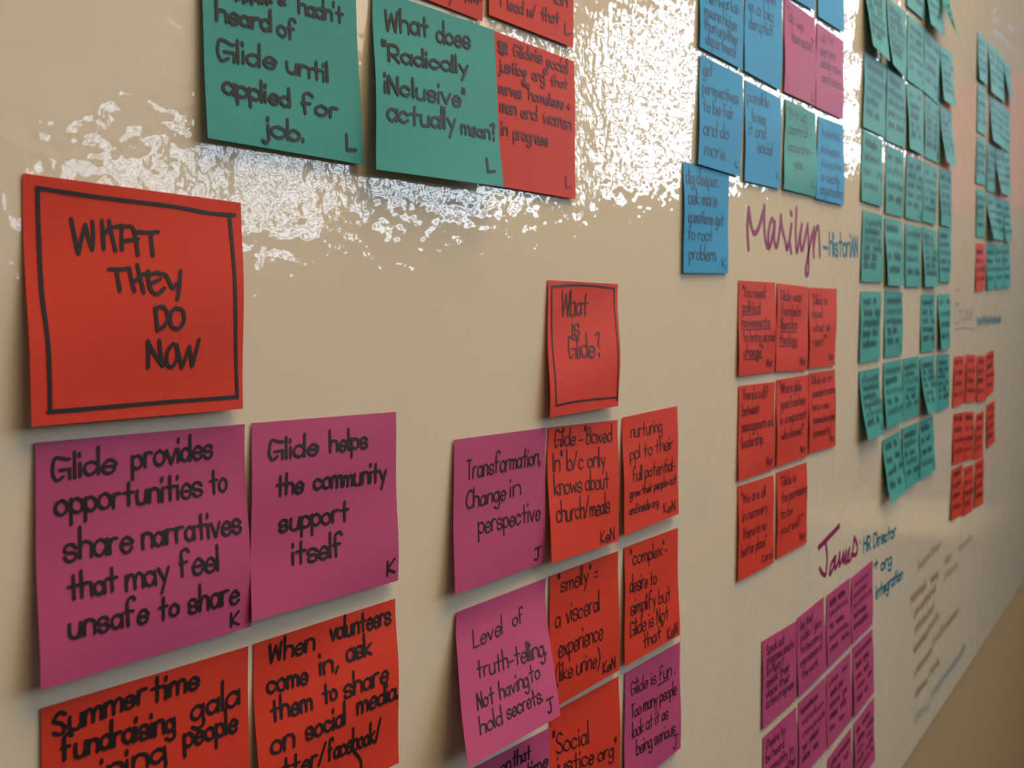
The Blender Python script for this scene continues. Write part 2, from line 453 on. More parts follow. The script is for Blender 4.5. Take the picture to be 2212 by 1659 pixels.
N.lines([('When', 1380, 405, 1625, 330, 62), ('volunteers', 1720, 280, 2060, 175, 60), ('come', 1375, 585, 1590, 520, 65), ('in,', 1660, 470, 1755, 440, 62), ('ask', 1810, 395, 1945, 350, 60),
         ('them', 1390, 740, 1605, 665, 62), ('to', 1670, 635, 1740, 605, 60), ('share', 1785, 600, 2030, 505, 62), ('on', 1385, 925, 1500, 880, 68), ('social', 1570, 840, 1785, 750, 62),
         ('media.', 1855, 690, 2095, 600, 60), ('tter/', 1440, 1060, 1680, 970, 62), ('facebook/', 1695, 960, 1995, 840, 62), (')', 1850, 1060, 1885, 1050, 70)], C6, .00123)

# --- top edge
N = note('t', (430, -140, 768, -25, 785, 355.7, 449, 298), 'leftmost large teal note at the top edge, about applying for a job', G_TOP, lift=(.0030, .0045))
N.lines([("hadn't", 965, 105, 1345, 190, 75), ('&', 790, 25, 850, 35, 75), ('~5', 420, -10, 700, 20, 70), ('heard', 265, 170, 720, 260, 85), ('of', 790, 290, 940, 335, 85), ('Glide', 280, 505, 770, 580, 95), ('until', 870, 600, 1220, 690, 80),
         ('applied', 330, 790, 890, 910, 85), ('for', 990, 960, 1300, 1000, 85), ('job.', 650, 1150, 1000, 1205, 90)], C2, .0013)
N.lines([('L', 1372, 1275, 1450, 1280, 72)], C2, .00143, name='initial')
N = note('r', (1045, 58, 1240, 133, 1243.4, 430, 1048, 397), 'red note tucked under the right edge of a large teal note at the top', G_TOP, lift=(.0022, .0022), wave=.0004)
N.lines([('Glide', 1215, 445, 1375, 480, 50), ('is', 1392, 492, 1435, 500, 55), ('social', 1475, 530, 1640, 585, 55), ('a', 1450, 585, 1475, 588, 40), ('justice', 1095, 560, 1310, 612, 52), ('org', 1360, 630, 1450, 660, 55), ('that', 1505, 680, 1640, 705, 45),
         ('serves', 1095, 735, 1270, 785, 55), ('the', 1275, 680, 1330, 700, 28), ('homeless +', 1330, 790, 1660, 880, 48), ('men', 1105, 885, 1225, 912, 58), ('and', 1270, 935, 1390, 955, 55), ('women', 1445, 975, 1665, 1030, 58), ('in', 1115, 1070, 1160, 1078, 60), ('progress', 1210, 1100, 1480, 1158, 55)], C3, .00101, mat=PEN['r'],
        extra=[[(1090, 330), (1120, 440), (1105, 320), (1140, 440), (1120, 330), (1165, 435), (1140, 340), (1165, 380), (1090, 400), (1160, 410)]])
N.lines([('L', 1632, 1492, 1670, 1490, 52)], C3, .00104, name='initial', mat=PEN['r'])
N = note('t', (805.5, -26, 1067.6, 65, 1088.5, 404, 813, 366), 'large teal note at the top asking what inclusive means', G_TOP, lift=(.0085, .0075), base=.0006, wave=.0008)
N.lines([('What', 200, 225, 540, 280, 90), ('does', 610, 318, 870, 380, 85), ('"Radically', 172, 458, 850, 578, 72), ('iNclusive"', 180, 722, 830, 836, 80),
         ('actually', 205, 945, 755, 1020, 82), ('mean?', 810, 1045, 1080, 1100, 64)], C3, .0013)
N.lines([('L', 1015, 1360, 1072, 1355, 60)], C3, .00143, name='initial')
N = note('r', (1056, -300, 1240, -195, 1238, 103, 1056.7, 32), 'red note cut by the top edge of the photo, above the tucked red note', G_TOP)
N.lines([('I', 1112, 45, 1125, 48, 60), ('lead', 1165, 75, 1290, 110, 52), ('w/', 1320, 125, 1385, 140, 52), ('that', 1430, 155, 1575, 190, 52), ('ion', 1535, 30, 1640, 55, 50)], C3, .00111, mat=PEN['r'])
N.lines([('L', 1620, 275, 1668, 268, 52)], C3, .00104, name='initial', mat=PEN['r'])
N = note('r', (828, -420, 1045, -300, 1041.8, 45.6, 830, -37), 'red note showing only its lower corner at the top edge, above the teal inclusive note', G_TOP)
N.lines([('y', 690, 0, 720, 5, 50), ('~3', 820, 0, 930, 15, 50)], C3, .00111, mat=PEN['r'])

# --- middle cluster
N = note('r', (1183.5, 605, 1335, 613.6, 1335.8, 877, 1187.7, 901.8), 'orange-red note at board centre with a thin drawn box around a question', G_MID, lift=(.0055, .0060), wave=.0011)
N.traced([[(597, 140), (760, 133), (920, 150)], [(597, 140), (605, 400), (617, 750)], [(617, 750), (750, 725), (932, 708)], [(918, 150), (925, 400), (930, 725)]], C7, .00111, name='drawn_box')
N.lines([('What', 655, 295, 790, 290, 68), ('is', 712, 400, 748, 395, 60), ('Glide?', 690, 512, 842, 500, 60)], C7, .00104)
N = note('r', (1185.6, 923.7, 1334.5, 906.8, 1337, 1168.7, 1191.7, 1218), 'orange-red note with four lines about being boxed in, below the boxed question', G_MID, lift=(.0055, .0085))
N.lines([('Glide -"Boxed', 620, 965, 905, 935, 46), ('In" b/c only', 615, 1095, 870, 1065, 50), ('knows about', 620, 1215, 885, 1172, 50), ('church/meals', 625, 1355, 890, 1300, 52)], C7, .00088)
N.lines([('KeN', 848, 1455, 915, 1435, 34)], C7, .00088, name='initials')
N = note('p', (981, 950, 1180.5, 923.7, 1176, 1216, 983, 1285), 'magenta note with three lines about transformation and perspective, left of the boxed-in note', G_MID, lift=(.0030, .0065), base=.0003)
N.lines([('Transformation,', 165, 1132, 542, 1052, 52), ('Change', 165, 1290, 365, 1235, 50), ('in', 390, 1225, 440, 1210, 50), ('perspective', 225, 1415, 535, 1335, 52)], C7, .00088)
N.lines([('J', 508, 1545, 542, 1530, 36)], C7, .00104, name='initial')
N = note('r', (1345, 901.8, 1463, 877, 1466.6, 1110, 1349, 1158), 'orange-red note with five crowded lines about nurturing people, rightmost below the boxed question', G_MID, lift=(.0045, .0060))
N.lines([('nurturing', 1005, 915, 1160, 880, 38), ('ppl to their', 998, 1030, 1215, 968, 38), ('full potential-', 1010, 1140, 1230, 1078, 38), ('grow their people-out', 995, 1225, 1235, 1145, 24), ('and inside org', 995, 1310, 1145, 1262, 24)], C7, .00084)
N.lines([('KeN', 1172, 1302, 1228, 1285, 30)], C7, .00091, name='initials')
N = note('r', (1187.5, 1245, 1335.6, 1190, 1337, 1448, 1188.5, 1534), 'orange-red note with a quoted first word, half covered by a curling magenta note', G_MID, lift=(.0035, .0035))
N.lines([('"smelly" =', 820, 500, 1085, 400, 62), ('a', 805, 730, 835, 720, 70), ('visceral', 875, 700, 1095, 612, 68), ('experience', 820, 925, 1110, 800, 68), ('(like urine)', 800, 1090, 1090, 975, 62)], C8, .00088)
N.lines([('KeN', 1115, 1035, 1195, 990, 44)], C8, .00104, name='initials')
N = note('r', (1348.6, 1183, 1464.5, 1140, 1468.7, 1371.7, 1350, 1440), 'orange-red note about wanting to simplify, below the crowded nurturing note', G_MID, lift=(.0045, .0045))
N.lines([('"complex"-', 1300, 310, 1545, 230, 50), ('desire to', 1290, 490, 1475, 430, 55), ('simplify but', 1300, 640, 1570, 540, 55), ('Glide is Not', 1300, 790, 1555, 665, 55), ('that"', 1385, 870, 1515, 790, 50)], C8, .00091)
N.lines([('KeN', 1545, 805, 1608, 765, 42)], C8, .00091, name='initials')
N = note('r', (1188.5, 1542, 1336, 1461, 1340, 1715, 1192, 1830), 'orange-red note cut by the bottom edge, its first word quoted in tall letters', G_MID, lift=(.003, .0035))
N.lines([('"Social', 790, 1575, 1020, 1490, 72), ('justice org"', 800, 1710, 1195, 1570, 60)], C8, .00104)
N = note('p', (1350, 1454.5, 1469.4, 1386, 1470, 1616, 1351, 1715), 'magenta note about being fun, lowest in the column right of the boxed question', G_MID, lift=(.0042, .0040))
N.lines([('Glide is fun .', 1305, 1180, 1595, 1030, 50), ('Too many people', 1310, 1335, 1605, 1165, 48), ('look at it as', 1320, 1465, 1550, 1325, 50), ('being serious', 1345, 1575, 1590, 1425, 48)], C8, .00091, extra=[[(1485, 1112), (1560, 1062)]])
N.lines([('J', 1582, 1535, 1615, 1515, 50)], C8, .00091, name='initial')
N = note('p', (990, 1677, 1187.5, 1571.5, 1188, 1870, 995, 2010), 'magenta note mostly below the bottom edge, under the curling truth-telling note', G_MID, lift=(.003, .003))
N.lines([('on', 440, 1700, 500, 1670, 52), ('that', 515, 1655, 632, 1600, 52), ('time', 600, 1730, 745, 1645, 50)], C8, .00104)
N = note('p', (987, 1323, 1179.4, 1249, 1210.5, 1545.5, 1011.5, 1659), 'magenta note about truth-telling curling far off the board, overlapping a quoted orange-red note', G_MID, lift=(.0190, .0190), base=.0006, power=1.15, wave=.0005)
N.lines([('Level', 275, 865, 465, 770, 62), ('of', 535, 725, 605, 690, 58), ('truth-telling.', 300, 1075, 750, 905, 66), ('Not', 300, 1275, 405, 1225, 58), ('having', 445, 1205, 630, 1115, 58), ('to', 640, 1095, 705, 1055, 58),
         ('hold', 310, 1440, 450, 1368, 58), ('secrets.', 485, 1335, 715, 1215, 55)], C8, .00088)
N.lines([('J', 750, 1298, 792, 1275, 50)], C8, .00104, name='initial')

# --- blue cluster at the top
G_BLUE = 'notes of the mixed blue block'
def bnote(c, quad, where, **kw): return note(c, quad, where, G_BLUE, **kw)
N = bnote('b', (1475.5, 349.4, 1575, 368, 1572.7, 590.5, 1476.6, 589.7), 'blue note hanging lowest of the blue block, five lines about digging deeper', lift=(.0018, .0024))
N.lines([('dig deeper.', 110, 1060, 298, 1085, 44), ('ask more', 120, 1180, 288, 1197, 44), ('questions get', 120, 1285, 332, 1308, 38), ('to root', 118, 1388, 268, 1398, 40), ('problem.', 130, 1500, 285, 1508, 44)], CA, .00111, mat=PEN['b'])
N.lines([('K', 318, 1542, 342, 1546, 30)], CA, .00091, name='initial', mat=PEN['b'])
N = bnote('b', (1513, 118, 1603.7, 164.5, 1600, 382, 1508.4, 354), 'blue note whose lower edge laps over the lowest blue note', base=.0005, lift=(.0018, .0024))
N.lines([('get', 215, 430, 265, 445, 42), ('perspectives', 210, 530, 405, 605, 42), ('to be fair', 210, 640, 378, 690, 40), ('and do', 212, 775, 350, 805, 44), ('more.', 220, 892, 340, 925, 44)], CA, .00098, mat=PEN['b'])
N.lines([('K', 396, 970, 416, 975, 26)], CA, .00091, name='initial', mat=PEN['b'])
N = bnote('b', (1512, -133, 1605, -71, 1604.5, 151, 1511.7, 101), 'blue note at the top edge, first column of the mixed blue block', lift=(.0018, .0024))
N.lines([('~6', 215, -60, 400, -20, 40), ('networks', 225, 10, 410, 80, 42), ('means higher', 215, 85, 405, 185, 38), ('than another', 210, 165, 410, 265, 38), ('department', 225, 250, 400, 335, 38)], CA, .00098, mat=PEN['b'])
N = bnote('b', (1611, -67, 1690, -7, 1686.6, 196, 1609, 152.5), 'blue note at the top edge, second column, left of a magenta note', lift=(.0018, .0024))
N.lines([('~6', 470, -30, 620, 30, 40), ('is a big', 475, 60, 615, 130, 40), ('disruption', 480, 160, 610, 215, 38)], CA, .00098, mat=PEN['b'])
N = bnote('b', (1610, 172.6, 1686.6, 213, 1685.5, 408.4, 1609, 390.5), 'blue note left of the teal note in the mixed blue block', lift=(.0018, .0024))
N.lines([('possible', 470, 585, 592, 625, 40), ('to see', 490, 700, 568, 722, 38), ('it and', 472, 780, 568, 805, 40), ('social', 525, 880, 608, 900, 38)], CA, .00098, mat=PEN['b'])
N.lines([('K', 633, 1035, 650, 1040, 26)], CA, .00078, name='initial', mat=PEN['b'])
N = bnote('b', (1695, -220, 1760, -166, 1760, 24, 1694, -15), 'blue note barely showing at the top edge, above the left magenta note', lift=(.0018, .0024))
N = bnote('b', (1767, -150, 1824, -105, 1823, 71, 1768, 35.5), 'blue note at the top edge, above the right magenta note', lift=(.0018, .0024))
N = bnote('p', (1694.9, -6, 1760.3, 41, 1761.4, 228.7, 1694, 198), 'magenta note at the top, left one of the two beside the blue notes')
N.lines([('"do we', 700, 110, 790, 185, 38), ('have space?"', 725, 235, 845, 300, 38)], CA, .00091, mat=PEN['p'])
N.lines([('K', 838, 585, 850, 590, 26)], CA, .00078, name='initial', mat=PEN['p'])
N = bnote('p', (1765, 48.6, 1823, 89.7, 1821, 258.6, 1762.5, 230.6), 'magenta note at the top, right one of the two beside the blue notes')
N.lines([('up to', 890, 235, 960, 265, 36), ('everyone', 890, 315, 975, 350, 34), ('else now', 893, 385, 1005, 435, 34), ('and soon', 897, 470, 1005, 520, 34)], CA, .00091, mat=PEN['p'])
N = bnote('t', (1696, 213, 1762, 246, 1761.4, 425, 1693, 408), 'single teal note among the blue notes, below a magenta note', wave=.0012)
N.lines([('give up', 695, 650, 810, 710, 36), ('control -', 705, 765, 840, 800, 36), ('accurate -', 705, 865, 840, 900, 36), ('yes.', 735, 965, 790, 980, 36)], CA, .00091)
N.lines([('L', 835, 1080, 850, 1083, 24)], CA, .00078, name='initial')
N = bnote('b', (1768, 251, 1822, 271, 1823, 443.5, 1763, 428.6), 'blue note at the lower right corner of the mixed blue block')
N.lines([('~5', 895, 775, 995, 805, 34), ('~5', 893, 868, 990, 900, 34), ('~5', 895, 950, 998, 980, 34), ('is clearly', 890, 1035, 995, 1062, 34), ('organization', 885, 1115, 1015, 1145, 32)], CA, .00091, mat=PEN['b'])

# --- red cluster below the purple name
G_RED = 'orange-red notes of the eight-note block'
def rnote(quad, where, lines, init, **kw):
    N = note('r', quad, where, G_RED); N.auto(lines, init, w=.00111, **kw); return N
rnote((1596, 605.7, 1674.5, 610.5, 1673, 803.4, 1595.7, 813), 'orange-red note about political movements, top left of the eight under the purple name',
      [('"You need', .70), ('political', .58), ('movements', .82), ('to bring social', .96), ('change"', .62)], 'Mar', under=(1, 2, 4), v1=.80, xh=.062)
rnote((1679, 611.7, 1745.7, 620, 1743, 800, 1676, 803.4), 'orange-red note about how it was founded, top middle of the eight under the purple name',
      [('Glide was', .78), ('founded in', .78), ('liberation', .66), ('theology', .66)], 'Mar', under=(2, 3), v0=.19, v1=.68, xh=.065)
rnote((1748, 621, 1807.6, 623.8, 1804, 789, 1747.4, 796.6), 'orange-red note with four short lines, top right of the eight under the purple name',
      [('"Glide is', .64), ('dead', .46), ('what is', .72), ('next?"', .62)], 'Mar', v0=.20, v1=.72, xh=.065)
rnote((1596, 834, 1674, 824.6, 1672, 1013.6, 1595.6, 1040), 'orange-red note about management and leadership, middle row left of the eight',
      [("There's a diff", .80), ('between', .54), ('management and', .95), ('leadership', .64)], 'Mar', v0=.15, v1=.66, xh=.062)
rnote((1677.6, 820.7, 1745.4, 809.5, 1744, 986.5, 1677.6, 1009), 'orange-red note with a quoted question, middle row centre of the eight',
      [('"Where glide', .76), ('goes from here', .88), ('is a important', .92), ('who knows?"', .84)], 'Mar', v0=.16, v1=.70, xh=.062)
rnote((1747.5, 806.5, 1804, 798, 1805.7, 962.4, 1747.5, 980.5), 'orange-red note with five crowded lines, middle row right of the eight',
      [('Glide is an', .86), ('example to some', .96), ('here + now', .70), ('somewhere else', .94), ('(community)', .78)], 'Mar', v0=.14, v1=.80, xh=.055)
rnote((1594, 1051, 1671, 1025.7, 1671.5, 1215.6, 1594.7, 1257), 'orange-red note at the bottom left of the eight, its left edge curling',
      [('"We are all', .74), ('in recovery', .80), ('There is no', .78), ('better place."', .78)], 'Carol', v0=.20, v1=.76, xh=.062)
rnote((1677.6, 1021, 1742.4, 998.6, 1743, 1172.5, 1677.6, 1208), 'orange-red note about permission to be yourself, bottom right end of the eight',
      [('"Glide is', .62), ('the permission', .96), ('to be', .48), ('yourself."', .86)], 'Mar', v0=.18, v1=.74, xh=.062)

# --- large teal block
G_TEAL = 'teal notes of the large block'
ORD = ['first', 'second', 'third', 'fourth', 'fifth', 'sixth', 'seventh', 'eighth']
TEAL = {
 (0, 3): (1959, -105, 1995, -75, 1996, 43, 1960, 12), (0, 4): (1997, -75, 2029, -50, 2043, 80, 2011, 51), (0, 5): (2030, -50, 2059, -32, 2064, 66, 2074, 86),
 (1, 1): (1866, -52, 1911, -20, 1923, 133, 1886.7, 98.4), (1, 2): (1916, -8, 1957, 28, 1957, 170, 1929.6, 139), (1, 3): (1961, 31, 1996, 61, 1995, 197, 1960, 172),
 (1, 4): (1997, 64, 2028.6, 96, 2028.6, 227.5, 1996, 197), (1, 5): (2030.6, 98, 2057, 115, 2065.5, 232.6, 2040, 216),
 (2, 1): (1866.6, 115, 1914.8, 141, 1912, 297, 1864.6, 273.6), (2, 2): (1916, 141, 1956, 174, 1955, 320, 1914, 303), (2, 3): (1959, 180, 1994, 197, 1996, 336, 1966, 320.5),
 (2, 4): (1998, 201, 2028, 227.5, 2027.5, 353, 1997, 339), (2, 5): (2030.6, 229.6, 2056, 242, 2066.5, 361.5, 2045, 349),
 (3, 1): (1864, 280, 1906.6, 303, 1905.6, 447.6, 1861.5, 433), (3, 2): (1914.8, 312, 1952.7, 331, 1949.7, 470, 1912.8, 460), (3, 3): (1958.9, 334, 1993.7, 348, 1990.6, 480, 1955.8, 470),
 (3, 4): (1996.8, 349, 2025.5, 363.5, 2021.4, 486.5, 1992.7, 477), (3, 5): (2029.6, 363.5, 2055, 371, 2056, 491.6, 2032.7, 485.5),
 (4, 1): (1863.6, 453.7, 1906.6, 465, 1905.6, 610.5, 1860.5, 608.5), (4, 2): (1911.7, 470, 1948.6, 479, 1953.8, 617.7, 1918.9, 616.7), (4, 3): (1954.8, 482.4, 1989.6, 490.6, 1987.6, 620.8, 1956.8, 618.7),
 (4, 4): (1992.7, 489.6, 2022.4, 499.8, 2029.6, 619.7, 1998.8, 619.7), (4, 5): (2027.5, 491.6, 2055, 493.7, 2052, 610.5, 2030.6, 609.5),
 (5, 1): (1859, 629, 1904, 630, 1901.6, 776, 1857.7, 784), (5, 2): (1912, 629, 1950, 631, 1948.8, 766, 1910.7, 772.5), (5, 4): (1989.5, 636.4, 2020, 636, 2019, 758, 1989.5, 761),
 (5, 5): (2026, 636, 2052, 635, 2053, 751, 2034, 756),
 (6, 1): (1856, 802, 1900, 793.6, 1909.7, 937, 1875.6, 953), (6, 2): (1908.7, 784, 1946.5, 775.7, 1955, 909, 1916, 927), (6, 3): (1950, 775.7, 1984.6, 768.6, 1984.6, 896, 1953.7, 909),
 (6, 4): (1987.8, 772.5, 2018.7, 766, 2025, 889.6, 2005.7, 894.5), (6, 5): (2023.6, 767.6, 2051, 764, 2049.7, 878, 2025, 889.6),
 (7, 2): (1906.5, 951.5, 1944, 931, 1958.5, 1060.5, 1925, 1088), (7, 3): (1948.8, 925, 1983, 912, 1986, 1037.7, 1958.5, 1055.6), (7, 4): (1985.5, 911, 2015.5, 899, 2022, 1015, 1988, 1036)}
CURL = {(0, 5), (0, 4), (1, 1), (1, 2), (1, 5), (2, 3), (2, 5), (4, 2), (4, 4), (5, 5), (6, 1), (6, 4), (7, 2)}
def blurred(rr, k=5): return [('~%d' % rr.randint(4, 7) if rr.random() < .5 else '~%d ~%d' % (rr.randint(2, 4), rr.randint(2, 4)), rr.uniform(.62, .92)) for _ in range(k)]
for (row, c), quad in TEAL.items():
    rr = random.Random(row*10+c); kw = {}
    if (row, c) == (0, 5): kw = dict(lift=(.030, .034))
    if (row, c) in {(6, 2), (6, 4), (7, 2), (7, 3)} or (row, c) in CURL: kw.setdefault('base', .0004)
    edge = ', corner curling' if (row, c) in CURL else ''
    where = 'teal note in %s row, %s column of the large teal block%s' % (ORD[row], ORD[c-1], edge)
    N = note('t', quad, where, G_TEAL, **kw)
    N.auto(blurred(rr, rr.choice((4, 5, 5, 6))), 'K' if rr.random() < .5 else None, w=.0013, v0=.19, v1=.80, xh=.078, init_name='initial')

# --- far block beyond it
G_FAR = 'notes of the far block'
FAR = {
 (0, 1): (2111.6, 66.6, 2131, 86, 2133, 184.5, 2116.7, 171), (0, 2): (2135, 90, 2152.6, 106.6, 2159.7, 213, 2142, 197), (0, 3): (2153.6, 106.6, 2168, 127, 2171, 222, 2156.7, 211), (0, 4): (2169, 131, 2183, 143.5, 2188, 229.6, 2182, 215),
 (1, 1): (2111.6, 180, 2130, 194.7, 2130, 294, 2111.6, 283), (1, 2): (2138, 205, 2152.6, 217, 2161.8, 315.6, 2146.4, 303), (1, 3): (2153, 217, 2168, 231.6, 2172, 324, 2161.8, 315.6), (1, 4): (2169, 233.7, 2182.3, 242, 2181, 332, 2170, 322),
 (2, 1): (2110.5, 293, 2129, 301, 2129, 401.5, 2109.5, 395), (2, 2): (2133, 310, 2149.5, 318.4, 2149.5, 417, 2132, 411.7), (2, 3): (2150.5, 320.5, 2166, 327.7, 2176, 423, 2163.8, 416.8), (2, 4): (2167, 327.7, 2181, 331.8, 2185, 423, 2173, 421),
 (3, 1): (2109.5, 406.6, 2129, 412.7, 2127, 513, 2109.5, 511), (3, 2): (2132, 419, 2149.5, 423, 2159.7, 519, 2147.4, 515), (3, 3): (2149.8, 427, 2167, 431, 2168, 521, 2153.6, 517), (3, 4): (2168, 433, 2181, 435, 2186.4, 522.4, 2172, 522),
 (4, 1): (2108.5, 525.5, 2127, 526.5, 2127, 626, 2108.5, 629), (4, 2): (2131, 527.5, 2149.5, 528.5, 2149.5, 624, 2133, 627), (4, 3): (2150.5, 528.5, 2165, 528.5, 2168, 622, 2151.5, 624), (4, 4): (2167, 526.5, 2181, 527.5, 2183, 620, 2169, 622)}
for (row, c), quad in FAR.items():
    rr = random.Random(500+row*10+c); col = 'r' if (row, c) == (4, 1) else 't'
    where = 'small red note at the lower left corner of the far teal block' if col == 'r' else 'far teal note in %s row, %s column of the narrow block at right' % (ORD[row], ORD[c-1])
    N = note(col, quad, where, G_FAR)
    N.auto(blurred(rr, 4), None, w=.0015, v0=.22, v1=.78, xh=.078)

# --- far red block
G_FRED = 'red notes of the far block'
FRED = {
 (0, 1): (2061, 771, 2084, 767.6, 2082, 872, 2059, 880), (0, 2): (2087.7, 765, 2108, 766.6, 2107.6, 867, 2085.5, 868.5), (0, 3): (2110.5, 769, 2128.7, 767.6, 2131, 865, 2110.5, 869.5), (0, 4): (2131, 762.7, 2147, 755.5, 2146.6, 845.7, 2132.6, 857),
 (1, 1): (2060, 894.5, 2083, 889.6, 2082, 997, 2059, 1003), (1, 2): (2084, 889.6, 2104, 889, 2102.7, 990.5, 2082.5, 997), (1, 3): (2109, 894.5, 2125.5, 887, 2124, 987, 2104, 993.7), (1, 4): (2131, 875, 2149, 865, 2149, 954.7, 2132.6, 969),
 (2, 1): (2056, 1015, 2080, 1002, 2079, 1111, 2055, 1126.5), (2, 2): (2083, 1010, 2102.7, 1002, 2101, 1103, 2080, 1116.8), (2, 3): (2106.6, 998.6, 2125.5, 989, 2124, 1088, 2105, 1098)}
for (row, c), quad in FRED.items():
    rr = random.Random(700+row*10+c)
    N = note('r', quad, 'far orange-red note in %s row, %s column of the small red block' % (ORD[row], ORD[c-1]), G_FRED)
    N.auto(blurred(rr, 4), None, w=.0013, v0=.16, v1=.80, xh=.078)

# --- magenta block at the lower right
G_MAG = 'magenta notes of the lower right block'
MAG = {
 (0, 0): (1646, 1386, 1721, 1341, 1717.7, 1514, 1647.6, 1577), (0, 1): (1722, 1336, 1780, 1288.7, 1785, 1449, 1725, 1508), (0, 2): (1786, 1287, 1836, 1248, 1838, 1395, 1787.5, 1446), (0, 3): (1839.7, 1248, 1885.5, 1209.5, 1884.5, 1349, 1840.7, 1392.5),
 (1, 0): (1648.6, 1593.6, 1720, 1527, 1722, 1700, 1649, 1775), (1, 1): (1725, 1519.5, 1781.7, 1464, 1785.8, 1619, 1725, 1690), (1, 2): (1785, 1460.5, 1838, 1407, 1839, 1555.5, 1788.5, 1619), (1, 3): (1842, 1400, 1885, 1358, 1889, 1494, 1845, 1553),
 (2, 2): (1788.5, 1639, 1839, 1571.7, 1840, 1725, 1790, 1795), (2, 3): (1844, 1565, 1888, 1506, 1890.6, 1641, 1846, 1712)}
MTXT = {(0, 0): [('Speak out', .62), ('progress and in', .90), ('in heart', .62), ('speak their', .80), ('voice their', .80), ('active progress', .92)],
        (0, 1): [('See that', .56), ('public / glory', .88), ('to become a', .86), ('expression of', .86), ('the work', .66)],
        (1, 0): [('Desire to', .64), ('be heard', .60), ('community to', .86), ('work together', .92), ('faster', .60)]}
for (row, c), quad in MAG.items():
    rr = random.Random(900+row*10+c)
    N = note('p', quad, 'dark magenta note in %s row, %s column of the lower right block' % (ORD[row], ORD[c]), G_MAG)
    N.auto(MTXT.get((row, c), blurred(rr, 5)), None, w=.0012, v0=.18, v1=.80, xh=.060)

# ------------------------------------------------------------------ writing straight on the board
def board_part(name, strokes, w, mat, label, raw=False):
    """strokes in photo pixels -> ink on the board"""
    V, Fc = [], []
    for k, st in enumerate(strokes):
        f = lambda x, y: Vector((x, -0.00012-4e-6*k, -y))
        P = st if raw else smooth([(lambda q: (q.x, -q.z))(at(p)) for p in st])
        ribbon(V, Fc, P, w, f)
    o = mesh_obj(name, V, Fc, mat, board); o['label'] = label
    return o

def board_text(lines, crop, seed=1):
    k, ox, oy = crop; r = random.Random(seed); out = []
    for t, x0, y0, x1, y1, h in lines:
        a, b = (ox+x0/k, oy+y0/k), (ox+x1/k, oy+y1/k)
        A, B = at(a), at(b); mid = ((a[0]+b[0])/2, (a[1]+b[1])/2)
        hh = (at(mid).z-at((mid[0], mid[1]+h/k)).z)
        out += text_strokes(t, (A.x, -A.z), (B.x, -B.z), hh, r)
    return out

def px(crop, strokes):
    k, ox, oy = crop
    return [[(ox+x/k, oy+y/k) for x, y in st] for st in strokes]

CE = (4.147, 1560, 420); CF = (3.317, 1560, 780); CG = (2.968, 1620, 1100); CH = (2.866, 1840, 1080); CD = (3.073, 1830, 600); CB = (4.879, 1840, 0)
board_part('marker_writing', px(CE, [
    [(235, 490), (226, 300), (238, 125)], [(238, 125), (262, 290), (290, 350), (330, 290), (378, 105)], [(378, 105), (375, 250), (385, 400), (402, 470)],
    [(468, 255), (442, 222), (415, 340), (415, 480), (440, 420), (472, 250)], [(472, 250), (465, 400), (488, 470), (518, 300), (525, 190)],
    [(525, 190), (540, 320), (568, 430), (580, 492), (608, 380), (620, 270)], [(620, 270), (604, 400), (618, 522)], [(612, 158), (622, 182)],
    [(665, 125), (658, 350), (668, 520), (690, 400), (712, 270)], [(712, 270), (700, 420), (715, 500), (740, 400), (765, 270)],
    [(765, 270), (772, 420), (774, 560), (772, 680), (760, 722), (746, 690), (765, 560), (800, 380), (825, 300)],
    [(825, 300), (815, 420), (820, 555)], [(818, 480), (840, 330), (860, 290), (870, 400), (874, 552)]]), .0048, PURPLE, 'tall purple marker name with a long looped tail')
board_part('marker_writing', board_text([('-', 905, 515, 945, 530, 90), ('HistoriAN', 960, 545, 1212, 556, 108)], CE), .0034, BLUEM, 'blue marker job title after the tall purple name', raw=True)
board_part('marker_writing', px(CF, [
    [(690, 1335), (760, 1262), (838, 1178)], [(692, 1340), (762, 1268), (838, 1184)], [(740, 1300), (752, 1400), (742, 1525), (718, 1522), (698, 1482)],
    [(805, 1410), (778, 1460), (770, 1530), (795, 1480), (812, 1400)], [(812, 1400), (808, 1490), (830, 1440), (842, 1372)],
    [(842, 1372), (840, 1470), (862, 1400), (868, 1370)], [(868, 1370), (868, 1450), (888, 1360)], [(888, 1360), (884, 1450), (905, 1400), (912, 1340)],
    [(912, 1340), (898, 1400), (908, 1435), (930, 1385), (947, 1262)], [(947, 1262), (968, 1330), (958, 1385), (925, 1388)]]), .0048, PURPLE, 'purple marker name above the dark magenta block')
board_part('marker_writing', board_text([('.', 705, 215, 715, 212, 20), ('HR', 728, 278, 772, 257, 50), ('Director', 792, 248, 935, 172, 48), ('+', 797, 385, 818, 372, 50), ('org', 840, 395, 905, 350, 44), ('integration', 808, 575, 978, 440, 42)], CG, 4), .0034, BLUEM, 'blue marker job title beside the second purple name', raw=True)
def board_lines(lines, crop, seed, w, mat, label):
    for i, l in enumerate(lines):
        board_part('marker_writing', board_text([l], crop, seed+i), w, mat, label, raw=True)
GREY_NAME = 'faint grey marker name right of the large teal block'
board_lines([('B', 715, 300, 745, 296, 115), ('ruce', 750, 290, 832, 270, 62)], CD, 5, .0032, GREYM, GREY_NAME)
board_part('marker_writing', px(CD, [[(715, 348), (770, 330), (845, 346)]]), .0032, GREYM, 'grey marker underline beneath the faint name')
board_part('marker_writing', px(CD, [[(1110, 200), (1080, 262), (1035, 335)]]), .0026, GREYM, 'grey marker slash right of the blurred blue word')
board_lines([('~9', 862, 320, 1015, 298, 45)], CD, 6, .0036, BLUEM, 'blurred blue marker word above the far red notes')
